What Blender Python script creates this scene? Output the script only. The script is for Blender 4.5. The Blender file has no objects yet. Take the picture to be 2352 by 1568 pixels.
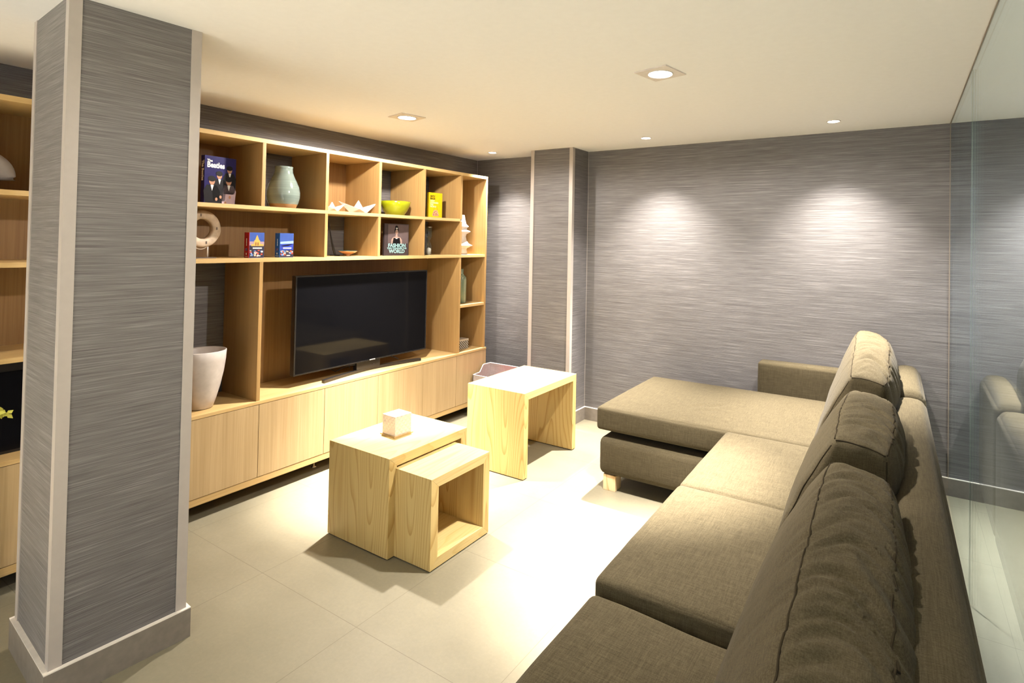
import bpy, bmesh, math, random
from mathutils import Vector, Matrix, noise
random.seed(7)
sc = bpy.context.scene
COL = sc.collection
R = math.radians
# ------------------------------------------------------------------ camera
cam_d = bpy.data.cameras.new('camera')
cam = bpy.data.objects.new('camera', cam_d); COL.objects.link(cam)
cam_d.sensor_width = 36.0; cam_d.sensor_fit = 'HORIZONTAL'
cam_d.lens = 1253.95 / 2352 * 36
cam_d.shift_x = (1176 - 1323.37) / 2352
cam_d.shift_y = (535.63 - 784) / 2352
cam_d.clip_start = 0.02
CAMZ = 1.6522
cam.matrix_world = Matrix.Translation((0, 0, CAMZ)) @ Matrix.Rotation(0.5385, 4, 'Z') @ Matrix.Rotation(math.pi/2 + 0.0155, 4, 'X') @ Matrix.Rotation(0.0178, 4, 'Z')
sc.camera = cam
# ------------------------------------------------------------------ world, exposure
w = bpy.data.worlds.new('world'); sc.world = w; w.use_nodes = True
w.node_tree.nodes['Background'].inputs[0].default_value = (0.88, 0.95, 1.06, 1)
w.node_tree.nodes['Background'].inputs[1].default_value = 1.6
sc.view_settings.view_transform = 'Standard'; sc.view_settings.look = 'None'
sc.view_settings.exposure = 0.36; sc.view_settings.gamma = 1.0; sc.view_settings.use_curve_mapping = False
sc.cycles.max_bounces = 10; sc.cycles.diffuse_bounces = 6; sc.cycles.glossy_bounces = 4; sc.cycles.transparent_max_bounces = 12
sc.cycles.caustics_reflective = False; sc.cycles.caustics_refractive = False; sc.cycles.sample_clamp_indirect = 6
# lamp powers
P_MAIN, P_WIDE, P_WASH, P_CORE, P_FILL, P_MID = 2100, 140, 320, 1150, 13000, 430
WARM = (1.0, 0.925, 0.845)
MAIN_LIGHTS = [(-1.04, 2.53), (-2.965, 2.64)]
FILL_LIGHTS = [(1.95, 2.55), (-1.04, -1.5), (-2.965, -1.3), (1.6, -0.6)]  # added unseen lamps, their floor bounce brightens the ceiling
WASH_LIGHTS = [(-3.40, 4.09), (-1.78, 4.05), (-0.405, 4.05), (0.98, 4.05)]
def spot(name, loc, power, size, blend, color, parent, rad=0.035):
    d = bpy.data.lights.new(name, 'SPOT'); d.energy = power; d.spot_size = R(size); d.spot_blend = blend
    d.color = color; d.shadow_soft_size = rad
    o = bpy.data.objects.new(name, d); COL.objects.link(o); o.parent = parent; o.location = loc
    return o
# ------------------------------------------------------------------ helpers
def tag(o, label=None, cat=None, group=None, kind=None):
    if label: o['label'] = label
    if cat: o['category'] = cat
    if group: o['group'] = group
    if kind: o['kind'] = kind
    return o
def thing(name, label, cat, loc=(0,0,0), rz=0, group=None):
    o = bpy.data.objects.new(name, None); COL.objects.link(o); o.empty_display_size = 0.05
    o.location = loc; o.rotation_euler = (0,0,rz)
    return tag(o, label, cat, group)
class MB:
    def __init__(s): s.bm = bmesh.new(); s.off = Vector((0,0,0))
    def face(s, pts, mi=0):
        f = s.bm.faces.new([s.bm.verts.new(Vector(p) - s.off) for p in pts]); f.material_index = mi; return f
    def box(s, x0, x1, y0, y1, z0, z1, bev=0.0, mi=0, M=None):
        b = bmesh.new()
        v = [b.verts.new((x, y, z)) for x in (x0, x1) for y in (y0, y1) for z in (z0, z1)]
        for q in ((0,1,3,2),(4,6,7,5),(0,4,5,1),(2,3,7,6),(0,2,6,4),(1,5,7,3)):
            b.faces.new([v[i] for i in q])
        if bev: bmesh.ops.bevel(b, geom=b.edges[:], offset=bev, segments=2, profile=0.7, affect='EDGES')
        s._merge(b, mi, M)
    def _merge(s, b, mi=0, M=None):
        bmesh.ops.recalc_face_normals(b, faces=b.faces)
        mp = {}
        for v in b.verts:
            c = M @ v.co if M else v.co
            mp[v] = s.bm.verts.new(c - s.off)
        for f in b.faces:
            try:
                g = s.bm.faces.new([mp[v] for v in f.verts]); g.material_index = mi; g.smooth = f.smooth
            except ValueError: pass
        b.free()
    def prism(s, pts, vec, mi=0, M=None, bev=0.0):
        b = bmesh.new(); vec = Vector(vec)
        a = [b.verts.new(p) for p in pts]; c = [b.verts.new(Vector(p) + vec) for p in pts]
        n = len(pts)
        b.faces.new(a); b.faces.new(c[::-1])
        for i in range(n): b.faces.new([a[i], c[i], c[(i+1) % n], a[(i+1) % n]])
        if bev: bmesh.ops.bevel(b, geom=b.edges[:], offset=bev, segments=2, profile=0.7, affect='EDGES')
        s._merge(b, mi, M)
    def lathe(s, prof, cx=0, cy=0, z=0, n=40, mi=0, sx=1, sy=1, M=None):
        b = bmesh.new(); rings = []
        for r, h in prof:
            if r < 1e-5: rings.append([b.verts.new((cx, cy, z + h))])
            else: rings.append([b.verts.new((cx + r*sx*math.cos(2*math.pi*k/n), cy + r*sy*math.sin(2*math.pi*k/n), z + h)) for k in range(n)])
        for i in range(len(rings) - 1):
            A, B = rings[i], rings[i+1]
            for k in range(n):
                k2 = (k+1) % n
                if len(A) == 1 and len(B) == 1: continue
                if len(A) == 1: f = b.faces.new([A[0], B[k], B[k2]])
                elif len(B) == 1: f = b.faces.new([A[k], A[k2], B[0]])
                else: f = b.faces.new([A[k], A[k2], B[k2], B[k]])
                f.smooth = True
        s._merge(b, mi, M)
    def tube(s, pts, r, n=8, mi=0, closed=False):
        b = bmesh.new(); pts = [Vector(p) for p in pts]; N = len(pts)
        rr = r if isinstance(r, (list, tuple)) else [r]*N
        rings = []
        for i, p in enumerate(pts):
            a = pts[(i-1) % N] if closed or i > 0 else p
            c = pts[(i+1) % N] if closed or i < N-1 else p
            t = (c - a).normalized()
            u = t.cross(Vector((0,0,1)))
            if u.length < 0.1: u = t.cross(Vector((1,0,0)))
            u.normalize(); v = t.cross(u)
            rings.append([b.verts.new(p + rr[i]*(u*math.cos(2*math.pi*k/n) + v*math.sin(2*math.pi*k/n))) for k in range(n)])
        m = N if closed else N-1
        for i in range(m):
            A, B = rings[i], rings[(i+1) % N]
            for k in range(n):
                f = b.faces.new([A[k], A[(k+1)%n], B[(k+1)%n], B[k]]); f.smooth = True
        if not closed: b.faces.new(rings[0]); b.faces.new(rings[-1][::-1])
        s._merge(b, mi)
    def build(s, name, mats, parent=None, loc=None, smooth=False):
        me = bpy.data.meshes.new(name)
        s.bm.to_mesh(me); s.bm.free()
        if not isinstance(mats, (list, tuple)): mats = [mats]
        for m in mats: me.materials.append(m)
        if smooth:
            for p in me.polygons: p.use_smooth = True
        o = bpy.data.objects.new(name, me); COL.objects.link(o)
        if parent: o.parent = parent
        if loc: o.location = loc
        return o
def boxobj(name, dims, m, parent=None, bev=0.0):
    b = MB(); b.box(*dims, bev=bev); return b.build(name, m, parent)
# ------------------------------------------------------------------ materials
def newmat(name, rough=0.6, spec=0.5, color=(0.8,0.8,0.8)):
    m = bpy.data.materials.new(name); m.use_nodes = True
    nt = m.node_tree; b = nt.nodes['Principled BSDF']
    b.inputs['Roughness'].default_value = rough; b.inputs['Specular IOR Level'].default_value = spec
    b.inputs['Base Color'].default_value = (*color, 1)
    return m, nt, b
def N(nt, t, **k):
    n = nt.nodes.new(t)
    for a, v in k.items(): setattr(n, a, v)
    return n
def mapping(nt, scale, rot=(0,0,0), coord='Object'):
    tc = N(nt, 'ShaderNodeTexCoord'); mp = N(nt, 'ShaderNodeMapping')
    mp.inputs['Scale'].default_value = scale; mp.inputs['Rotation'].default_value = rot
    nt.links.new(tc.outputs[coord], mp.inputs[0]); return mp
def noise_n(nt, vec, scale=1.0, detail=3, rough=0.5, dist=0.0):
    n = N(nt, 'ShaderNodeTexNoise'); n.inputs['Scale'].default_value = scale; n.inputs['Detail'].default_value = detail
    n.inputs['Roughness'].default_value = rough; n.inputs['Distortion'].default_value = dist
    nt.links.new(vec.outputs[0], n.inputs['Vector']); return n
def ramp(nt, src, stops):
    r = N(nt, 'ShaderNodeValToRGB'); el = r.color_ramp.elements
    while len(el) < len(stops): el.new(0.5)
    for e, (p, c) in zip(el, stops): e.position = p; e.color = (*c, 1) if len(c) == 3 else c
    nt.links.new(src, r.inputs[0]); return r
def mix(nt, a, b, f, mode='MIX'):
    m = N(nt, 'ShaderNodeMix'); m.data_type = 'RGBA'; m.blend_type = mode
    for s, i in ((f, 0), (a, 6), (b, 7)):
        if isinstance(s, (int, float)): m.inputs[i].default_value = s
        elif isinstance(s, tuple): m.inputs[i].default_value = (*s, 1)
        else: nt.links.new(s, m.inputs[i])
    return m.outputs[2]
def bump(nt, bsdf, h, strength, dist=0.002):
    b = N(nt, 'ShaderNodeBump'); b.inputs['Strength'].default_value = strength; b.inputs['Distance'].default_value = dist
    nt.links.new(h, b.inputs['Height']); nt.links.new(b.outputs[0], bsdf.inputs['Normal'])
def plain(name, color, rough=0.6, spec=0.5, metal=0.0, var=0.06):
    m, nt, b = newmat(name, rough, spec, color)
    b.inputs['Metallic'].default_value = metal
    mp = mapping(nt, (30, 30, 30)); n = noise_n(nt, mp, 1.0, 3)
    lo = tuple(c*(1-var) for c in color); hi = tuple(min(1, c*(1+var)) for c in color)
    nt.links.new(ramp(nt, n.outputs[0], [(0.3, lo), (0.7, hi)]).outputs[0], b.inputs['Base Color'])
    return m
def wallpaper():
    m, nt, b = newmat('wallpaper_grasscloth', 0.5, 0.35)
    tc = N(nt, 'ShaderNodeTexCoord'); sep = N(nt, 'ShaderNodeSeparateXYZ'); nt.links.new(tc.outputs['Object'], sep.inputs[0])
    ad = N(nt, 'ShaderNodeMath', operation='ADD'); nt.links.new(sep.outputs[0], ad.inputs[0]); nt.links.new(sep.outputs[1], ad.inputs[1])
    def streak(sh, sv, det):
        c = N(nt, 'ShaderNodeCombineXYZ')
        a = N(nt, 'ShaderNodeMath', operation='MULTIPLY'); a.inputs[1].default_value = sh; nt.links.new(ad.outputs[0], a.inputs[0])
        z = N(nt, 'ShaderNodeMath', operation='MULTIPLY'); z.inputs[1].default_value = sv; nt.links.new(sep.outputs[2], z.inputs[0])
        nt.links.new(a.outputs[0], c.inputs[0]); nt.links.new(z.outputs[0], c.inputs[1])
        return noise_n(nt, c, 1.0, det, 0.55)
    n1 = streak(5, 400, 3); n2 = streak(1.6, 90, 3)
    mm = N(nt, 'ShaderNodeMath', operation='ADD'); nt.links.new(n1.outputs[0], mm.inputs[0])
    h = N(nt, 'ShaderNodeMath', operation='MULTIPLY'); h.inputs[1].default_value = 0.5; nt.links.new(n2.outputs[0], h.inputs[0]); nt.links.new(h.outputs[0], mm.inputs[1])
    r = ramp(nt, mm.outputs[0], [(0.50, (0.0737, 0.0687, 0.0684)), (0.70, (0.1201, 0.1124, 0.1116)), (0.82, (0.1501, 0.1419, 0.1402)), (0.97, (0.2237, 0.2129, 0.2109))])
    nt.links.new(r.outputs[0], b.inputs['Base Color'])
    bump(nt, b, mm.outputs[0], 0.55, 0.003)
    return m
def oak(name, c0, c1, axis='z', rough=0.45, fine=1.0):
    m, nt, b = newmat(name, rough, 0.35)
    s = {'z': (110*fine, 110*fine, 2.2), 'y': (110*fine, 2.2, 110*fine), 'x': (2.2, 110*fine, 110*fine)}[axis]
    mp = mapping(nt, s); n = noise_n(nt, mp, 1.0, 4, 0.6)
    s2 = tuple(v*0.13 for v in s); mp2 = mapping(nt, s2); n2 = noise_n(nt, mp2, 1.0, 2)
    a = ramp(nt, n.outputs[0], [(0.3, c0), (0.7, c1)])
    d = ramp(nt, n2.outputs[0], [(0.3, (0.88, 0.86, 0.83)), (0.7, (1.0, 1.0, 1.0))])
    nt.links.new(mix(nt, a.outputs[0], d.outputs[0], 1.0, 'MULTIPLY'), b.inputs['Base Color'])
    bump(nt, b, n.outputs[0], 0.08, 0.001)
    return m
def ash(name, c0, c1, axis='z', seed=0.0):
    """cathedral grain: contour lines of a stretched noise"""
    m, nt, b = newmat(name, 0.42, 0.35)
    s = {'z': (4.6, 4.6, 0.42), 'y': (4.6, 0.42, 4.6), 'x': (0.42, 4.6, 4.6)}[axis]
    mp = mapping(nt, s); mp.inputs['Location'].default_value = (seed, seed*1.7, seed*0.6)
    n = noise_n(nt, mp, 1.0, 1.2, 0.4, 0.15)
    mu = N(nt, 'ShaderNodeMath', operation='MULTIPLY'); mu.inputs[1].default_value = 22.0; nt.links.new(n.outputs[0], mu.inputs[0])
    fr = N(nt, 'ShaderNodeMath', operation='FRACT'); nt.links.new(mu.outputs[0], fr.inputs[0])
    g = ramp(nt, fr.outputs[0], [(0.0, c0), (0.10, tuple(a*0.6+b_*0.4 for a, b_ in zip(c0, c1))), (0.38, c1), (0.95, c1), (1.0, c0)])
    sf = {'z': (160, 160, 3), 'y': (160, 3, 160), 'x': (3, 160, 160)}[axis]
    mf = mapping(nt, sf); nf = noise_n(nt, mf, 1.0, 3, 0.6)
    d = ramp(nt, nf.outputs[0], [(0.3, (0.86, 0.84, 0.80)), (0.65, (1.0, 1.0, 1.0))])
    nt.links.new(mix(nt, g.outputs[0], d.outputs[0], 1.0, 'MULTIPLY'), b.inputs['Base Color'])
    bump(nt, b, nf.outputs[0], 0.06, 0.001)
    return m
def fabric(name, c0, c1):
    m, nt, b = newmat(name, 0.95, 0.06)
    b.inputs['Sheen Weight'].default_value = 0.03; b.inputs['Sheen Roughness'].default_value = 0.5
    a = noise_n(nt, mapping(nt, (14, 330, 330)), 1.0, 3, 0.6)
    c = noise_n(nt, mapping(nt, (330, 14, 330)), 1.0, 3, 0.6)
    d = noise_n(nt, mapping(nt, (330, 330, 16)), 1.0, 3, 0.6)
    s1 = N(nt, 'ShaderNodeMath', operation='ADD'); nt.links.new(a.outputs[0], s1.inputs[0]); nt.links.new(c.outputs[0], s1.inputs[1])
    s2 = N(nt, 'ShaderNodeMath', operation='ADD'); nt.links.new(s1.outputs[0], s2.inputs[0]); nt.links.new(d.outputs[0], s2.inputs[1])
    s3 = N(nt, 'ShaderNodeMath', operation='MULTIPLY'); s3.inputs[1].default_value = 1/3; nt.links.new(s2.outputs[0], s3.inputs[0])
    r = ramp(nt, s3.outputs[0], [(0.40, c0), (0.60, c1)])
    nt.links.new(r.outputs[0], b.inputs['Base Color'])
    bump(nt, b, s3.outputs[0], 0.35, 0.0015)
    return m
def floor_mat():
    m, nt, b = newmat('floor_concrete_tile', 0.42, 0.4)
    n1 = noise_n(nt, mapping(nt, (1.6, 1.6, 1.6)), 1.0, 6, 0.6)
    n2 = noise_n(nt, mapping(nt, (60, 60, 60)), 1.0, 4, 0.7)
    a = ramp(nt, n1.outputs[0], [(0.3, (0.166, 0.148, 0.100)), (0.7, (0.214, 0.192, 0.133))])
    c = ramp(nt, n2.outputs[0], [(0.3, (0.92, 0.92, 0.92)), (0.6, (1, 1, 1)), (0.8, (1.1, 1.1, 1.1))])
    base = mix(nt, a.outputs[0], c.outputs[0], 1.0, 'MULTIPLY')
    tc = N(nt, 'ShaderNodeTexCoord'); sep = N(nt, 'ShaderNodeSeparateXYZ'); nt.links.new(tc.outputs['Object'], sep.inputs[0])
    masks = []
    for idx, pitch, off in ((0, 0.705, -3.39), (1, 0.683, 1.548)):
        s = N(nt, 'ShaderNodeMath', operation='SUBTRACT'); s.inputs[1].default_value = off - pitch*20; nt.links.new(sep.outputs[idx], s.inputs[0])
        d = N(nt, 'ShaderNodeMath', operation='DIVIDE'); d.inputs[1].default_value = pitch; nt.links.new(s.outputs[0], d.inputs[0])
        f = N(nt, 'ShaderNodeMath', operation='FRACT'); nt.links.new(d.outputs[0], f.inputs[0])
        l = N(nt, 'ShaderNodeMath', operation='LESS_THAN'); l.inputs[1].default_value = 0.0026/pitch; nt.links.new(f.outputs[0], l.inputs[0])
        masks.append(l)
    mx = N(nt, 'ShaderNodeMath', operation='MAXIMUM'); nt.links.new(masks[0].outputs[0], mx.inputs[0]); nt.links.new(masks[1].outputs[0], mx.inputs[1])
    nt.links.new(mix(nt, base, (0.12, 0.10, 0.066), mx.outputs[0]), b.inputs['Base Color'])
    bump(nt, b, n2.outputs[0], 0.08, 0.001)
    return m
M = {}
M['wallpaper'] = wallpaper()
M['floor'] = floor_mat()
M['ceiling'] = plain('ceiling_paint', (0.915, 0.92, 0.94), 0.9, 0.2, var=0.01)
M['base'] = plain('baseboard_stone', (0.1890, 0.1645, 0.1365), 0.5, 0.4, var=0.12)
M['base_top_lit'] = plain('baseboard_top_lit', (0.80, 0.74, 0.66), 0.5)  # near-white: downlight on the board's top put into the colour
M['trim'] = plain('corner_trim_beige', (0.4000, 0.3600, 0.3280), 0.4, 0.4, var=0.02)
M['oak_v'] = oak('oak_vertical_shaded', (0.315, 0.188, 0.070), (0.390, 0.245, 0.096), 'z')  # darker: weak fill inside the cubes put into the colour
M['oak_h'] = oak('oak_lengthwise_lit', (0.455, 0.305, 0.125), (0.540, 0.375, 0.170), 'y')  # paler: direct light on the board fronts put into the colour
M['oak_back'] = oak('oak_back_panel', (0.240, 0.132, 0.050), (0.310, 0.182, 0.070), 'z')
M['door'] = oak('oak_door_vertical', (0.365, 0.255, 0.128), (0.445, 0.322, 0.172), 'z')
M['ash_z'] = ash('ash_grain_upright', (0.415, 0.265, 0.080), (0.560, 0.41, 0.165), 'z', 0.0)
M['ash_z2'] = ash('ash_grain_upright_b', (0.415, 0.265, 0.080), (0.560, 0.41, 0.165), 'z', 3.3)
M['ash_y'] = ash('ash_grain_lengthwise', (0.51, 0.365, 0.14), (0.57, 0.43, 0.19), 'y', 5.1)
M['pine'] = ash('pine_leg', (0.55, 0.33, 0.13), (0.80, 0.60, 0.36), 'z', 8.1)
M['fabric'] = fabric('sofa_fabric', (0.0375, 0.0302, 0.0172), (0.0710, 0.0580, 0.0335))
M['seam'] = plain('sofa_seam', (0.026, 0.020, 0.012), 0.9, 0.05)
M['dark'] = plain('shadow_gap_black', (0.015, 0.013, 0.012), 0.7, 0.2)
M['black'] = plain('black_plastic', (0.012, 0.011, 0.011), 0.3, 0.5)
M['steel'] = plain('brushed_nickel', (0.72, 0.66, 0.60), 0.4, 0.5, 0.15)
M['chrome'] = plain('chrome', (0.7, 0.7, 0.7), 0.15, 0.5, 1.0)
M['white'] = plain('white_ceramic', (0.62, 0.59, 0.56), 0.35, 0.5, var=0.03)
M['matte_white'] = plain('matte_white', (0.52, 0.49, 0.47), 0.8, 0.2, var=0.02)
def emit(name, color, strength):
    m = bpy.data.materials.new(name); m.use_nodes = True; nt = m.node_tree
    nt.nodes.remove(nt.nodes['Principled BSDF']); e = N(nt, 'ShaderNodeEmission')
    e.inputs[0].default_value = (*color, 1); e.inputs[1].default_value = strength
    nt.links.new(e.outputs[0], nt.nodes['Material Output'].inputs[0]); return m
M['lens'] = emit('lamp_lens', (1, 0.95, 0.88), 25.0)
def screen_mat():
    m, nt, b = newmat('tv_screen', 0.06, 0.10, (0.004, 0.004, 0.005)); return m
M['screen'] = screen_mat()
def glass_mat():
    m = bpy.data.materials.new('glass_partition'); m.use_nodes = True; nt = m.node_tree
    nt.nodes.remove(nt.nodes['Principled BSDF'])
    t = N(nt, 'ShaderNodeBsdfTransparent'); t.inputs[0].default_value = (0.92, 0.97, 1.0, 1)
    g = N(nt, 'ShaderNodeBsdfGlossy'); g.inputs['Roughness'].default_value = 0.0; g.inputs[0].default_value = (0.9, 0.96, 1.0, 1)
    f = N(nt, 'ShaderNodeFresnel'); ge = N(nt, 'ShaderNodeNewGeometry'); io = N(nt, 'ShaderNodeMapRange')
    io.inputs[3].default_value = 1.45; io.inputs[4].default_value = 1/1.45
    nt.links.new(ge.outputs['Backfacing'], io.inputs[0]); nt.links.new(io.outputs[0], f.inputs[0])
    mx = N(nt, 'ShaderNodeMixShader'); nt.links.new(f.outputs[0], mx.inputs[0])
    nt.links.new(t.outputs[0], mx.inputs[1]); nt.links.new(g.outputs[0], mx.inputs[2])
    nt.links.new(mx.outputs[0], nt.nodes['Material Output'].inputs[0]); return m
M['glass'] = glass_mat()
M['glass_edge'] = plain('glass_edge_green', (0.20, 0.25, 0.20), 0.3)
def clearglass():
    m, nt, b = newmat('clear_glass', 0.02, 0.5, (0.95, 0.95, 0.95)); b.inputs['Transmission Weight'].default_value = 1.0; return m
M['clear'] = clearglass()
def C(name, c, rough=0.5, **k):
    if name.startswith(('print_', 'cover_', 'guide_')): k.setdefault('spec', 0.12)
    if name not in M: M[name] = plain(name, c, rough, **k)
    return M[name]
# ------------------------------------------------------------------ room
H = 2.5
XW, YB = -3.909, 4.46
def struct(name, b, m, kind='structure'):
    o = b.build(name, m); o['kind'] = kind; return o
b = MB(); b.box(-4.2, 3.6, -3.0, 4.75, -0.1, 0.0); struct('floor', b, M['floor'])
b = MB(); b.box(-4.2, 3.6, -3.0, 4.75, H, H+0.1); struct('ceiling', b, M['ceiling'])
b = MB(); b.box(XW-0.1, XW, -3.0, YB, 0, H); struct('wall_left', b, M['wallpaper'])
b = MB(); b.box(-4.0, 3.6, YB, YB+0.1, 0, H); struct('wall_back', b, M['wallpaper'])
b = MB(); b.box(3.5, 3.6, -3.0, YB, 0, H); struct('wall_right', b, M['wallpaper'])
# pilaster on the back wall
PX0, PX1, PY = -2.995, -2.542, 4.174
pil = tag(bpy.data.objects.new('wall_pilaster', None), kind='structure'); COL.objects.link(pil)
boxobj('pilaster_panel', (PX0, PX1, PY, YB, 0, H), M['wallpaper'], pil)
def trimL(parent, cx, cy, ux, uy, vx, vy, z0, z1, wd=0.034, t=0.003):
    """corner guard: flanges run from the corner along u and v"""
    b = MB(); c = Vector((cx, cy, 0)); u = Vector((ux, uy, 0)); v = Vector((vx, vy, 0))
    o = c - u*t - v*t
    pts = [o, o + u*(wd+t), o + u*(wd+t) + v*t, o + u*t + v*t, o + u*t + v*(wd+t), o + v*(wd+t)]
    b.prism([p + Vector((0,0,z0)) for p in pts], (0,0,z1-z0))
    return b.build('corner_trim', M['trim'], parent)
trimL(pil, PX0, PY, 1, 0, 0, 1, 0.12, H); trimL(pil, PX1, PY, -1, 0, 0, 1, 0.12, H)
def baseb(name, segs, z=0.118, t=0.012):
    """segs: list of quads (plan) ; stone board with downlight painted on its top edge"""
    b = MB()
    for q in segs:
        b.prism([(x, y, 0) for x, y in q], (0,0,z-0.004), 0)
        b.prism([(x, y, z-0.004) for x, y in q], (0,0,0.004), 1)
    o = b.build(name, [M['base'], M['base_top_lit']]); o['kind'] = 'structure'; return o
t = 0.013
baseb('baseboard_back', [[(PX1+t, YB-t), (3.5, YB-t), (3.5, YB), (PX1+t, YB)], [(XW, YB-t), (PX0-t, YB-t), (PX0-t, YB), (XW, YB)],
      [(PX0-t, PY-t), (PX1+t, PY-t), (PX1+t, PY), (PX0-t, PY)], [(PX1, PY), (PX1+t, PY), (PX1+t, YB), (PX1, YB)], [(PX0-t, PY), (PX0, PY), (PX0, YB), (PX0-t, YB)]])
# thin light seam in the wall corners
b = MB(); b.box(XW, XW+0.004, YB-0.004, YB, 2.28, H); b.box(PX1, PX1+0.003, YB-0.003, YB, 0.12, H); struct('trim_1', b, M['trim'])
# free-standing pillar
K0 = Vector((-3.015, 0.756, 0)); KU = Vector((math.cos(R(-3.6)), math.sin(R(-3.6)), 0)); KV = Vector((-KU.y, KU.x, 0))
KW, KD = 0.466, 0.412
col = tag(bpy.data.objects.new('pillar', None), 'square pillar clad in grey grasscloth wallpaper with pale corner trims, standing on the tiled floor', 'pillar'); COL.objects.link(col)
col.location = K0
def kp(a, c, z=0): return KU*a + KV*c + Vector((0,0,z))
b = MB(); b.prism([kp(0,0), kp(KW,0), kp(KW,KD), kp(0,KD)], (0,0,H)); b.build('wallpaper_cladding', M['wallpaper'], col)
for (a, c, su, sv) in ((0,0,1,1), (KW,0,-1,1), (KW,KD,-1,-1), (0,KD,1,-1)):
    p = kp(a, c); u = KU*su; v = KV*sv
    trimL(col, p.x, p.y, u.x, u.y, v.x, v.y, 0.12, H)
b = MB(); e = 0.016
for z0, z1, mi in ((0, 0.116, 0), (0.116, 0.12, 1)):
    b.prism([kp(-e,-e,z0), kp(KW+e,-e,z0), kp(KW+e,KD+e,z0), kp(-e,KD+e,z0)], (0,0,z1-z0), mi)
b.build('pillar_baseboard', [M['base'], M['base_top_lit']], col)
# glass partition
XG = 0.276
b = MB(); b.box(XG, XG+0.01, 3.163, YB-0.002, 0.0, H-0.001); struct('window_1', b, M['glass'])
b = MB(); b.box(XG, XG+0.01, -1.0, 3.157, 0.0, H-0.001); struct('window_2', b, M['glass'])
b = MB(); b.box(XG+0.002, XG+0.008, 3.158, 3.162, 0.0, H-0.001); struct('trim_2', b, M['glass_edge'])
b = MB(); b.box(XG-0.003, XG, YB-0.006, YB, 0.0, H); b.box(XG-0.003, XG, -1.0, YB, H-0.005, H-0.001); struct('trim_3', b, C('silicone_seal', (0.22, 0.18, 0.14)))
# ------------------------------------------------------------------ ceiling lights
LABS = {2: 'added unseen downlight beyond the glass partition, to brighten the ceiling', 3: 'added unseen downlight behind the viewer, nearest the sofa end, to brighten the ceiling', 4: 'added unseen downlight behind the viewer, nearest the bookcase, to brighten the ceiling', 5: 'added unseen downlight behind the viewer, beyond the glass, to brighten the ceiling',
        0: 'large square downlight, nearest to the camera of the two big ones', 1: 'large square downlight in front of the bookcase, left of the two big ones'}
def big_light(i, x, y):
    lab = LABS.get(i, 'added large square downlight in white ceiling outside the view')
    t = thing('ceiling_downlight', lab, 'ceiling light', (x, y, H), R(-12), 'large square ceiling downlights')
    s = 0.092; r0 = 0.062
    b = MB(); n = 48   # square plate with a round hole
    bb = bmesh.new(); outer = []; inner = []
    for k in range(n):
        a = 2*math.pi*k/n; c, q = math.cos(a), math.sin(a); f = s/max(abs(c), abs(q))
        outer.append((c*f, q*f)); inner.append((c*r0, q*r0))
    for z, flip in ((-0.006, False), (-0.0005, True)):
        O = [bb.verts.new((x_, y_, z)) for x_, y_ in outer]; I = [bb.verts.new((x_, y_, z)) for x_, y_ in inner]
        for k in range(n): bb.faces.new([O[k], O[(k+1)%n], I[(k+1)%n], I[k]])
        if not flip: O1, I1 = O, I
    for k in range(n):
        bb.faces.new([O1[k], O1[(k+1)%n], O[(k+1)%n], O[k]]); bb.faces.new([I1[k], I1[(k+1)%n], I[(k+1)%n], I[k]])
    b._merge(bb); b.build('frame', M['steel'], t)
    b = MB(); b.tube([(math.cos(2*math.pi*k/40)*0.062, math.sin(2*math.pi*k/40)*0.062, -0.007) for k in range(40)], 0.0035, 8, closed=True); b.build('ring', M['steel'], t)
    b = MB(); b.lathe([(0, -0.009), (0.03, -0.008), (0.056, -0.002), (0.058, 0.0)], n=36); b.build('lens', M['lens'], t)
    spot('spot_beam', (0, 0, -0.025), (P_MAIN if i < 2 else P_MAIN*0.4) if i < 3 else P_FILL, 44 if i < 3 else 60, 1.0, WARM if i < 3 else (1.0, 0.96, 0.93), t)
    if i < 2:
        spot('spot_spill', (0, 0, -0.025), P_WIDE, 176, 0.22, WARM, t)
        mid = spot('spot_flood', (0, 0, -0.025), P_MID, 84, 1.0, WARM, t)

    return t
def small_light(x, y, lab):
    t = thing('ceiling_spotlight', lab, 'ceiling light', (x, y, H), 0, 'small recessed spotlights washing the back wall')
    b = MB(); b.tube([(math.cos(2*math.pi*k/32)*0.040, math.sin(2*math.pi*k/32)*0.040, -0.002) for k in range(32)], 0.004, 8, closed=True)
    b.build('ring', M['steel'], t)
    b = MB(); b.lathe([(0, -0.006), (0.03, -0.005), (0.038, -0.001), (0.038, 0.0)], n=28); b.build('lens', M['lens'], t)
    spot('spot_spill', (0, 0, -0.02), P_WASH*(0.7 if x < -3 else 1), 100, 1.0, WARM, t, 0.02)
    sofa_side = x > -2.0
    core = spot('spot_beam', (0, 0, -0.02), P_CORE if sofa_side else P_CORE*0.35, 60 if sofa_side else 50, 1.0, WARM, t, 0.02)
    core.rotation_euler = (R(-12), R(8) if -2.0 < x < -1.0 else 0, 0) if sofa_side else (0, 0, 0)   # swivelled slightly off the wall
    return t
for i, (x, y) in enumerate(MAIN_LIGHTS + FILL_LIGHTS): big_light(i, x, y)
for (x, y), lab in zip(WASH_LIGHTS, ('small round spotlight in the ceiling corner above the bookcase end', 'small round spotlight right of the pilaster, above the back wall',
        'small spotlight above the back wall, nearest the glass partition', 'small spotlight beyond the glass partition above back wall')): small_light(x, y, lab)
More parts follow.
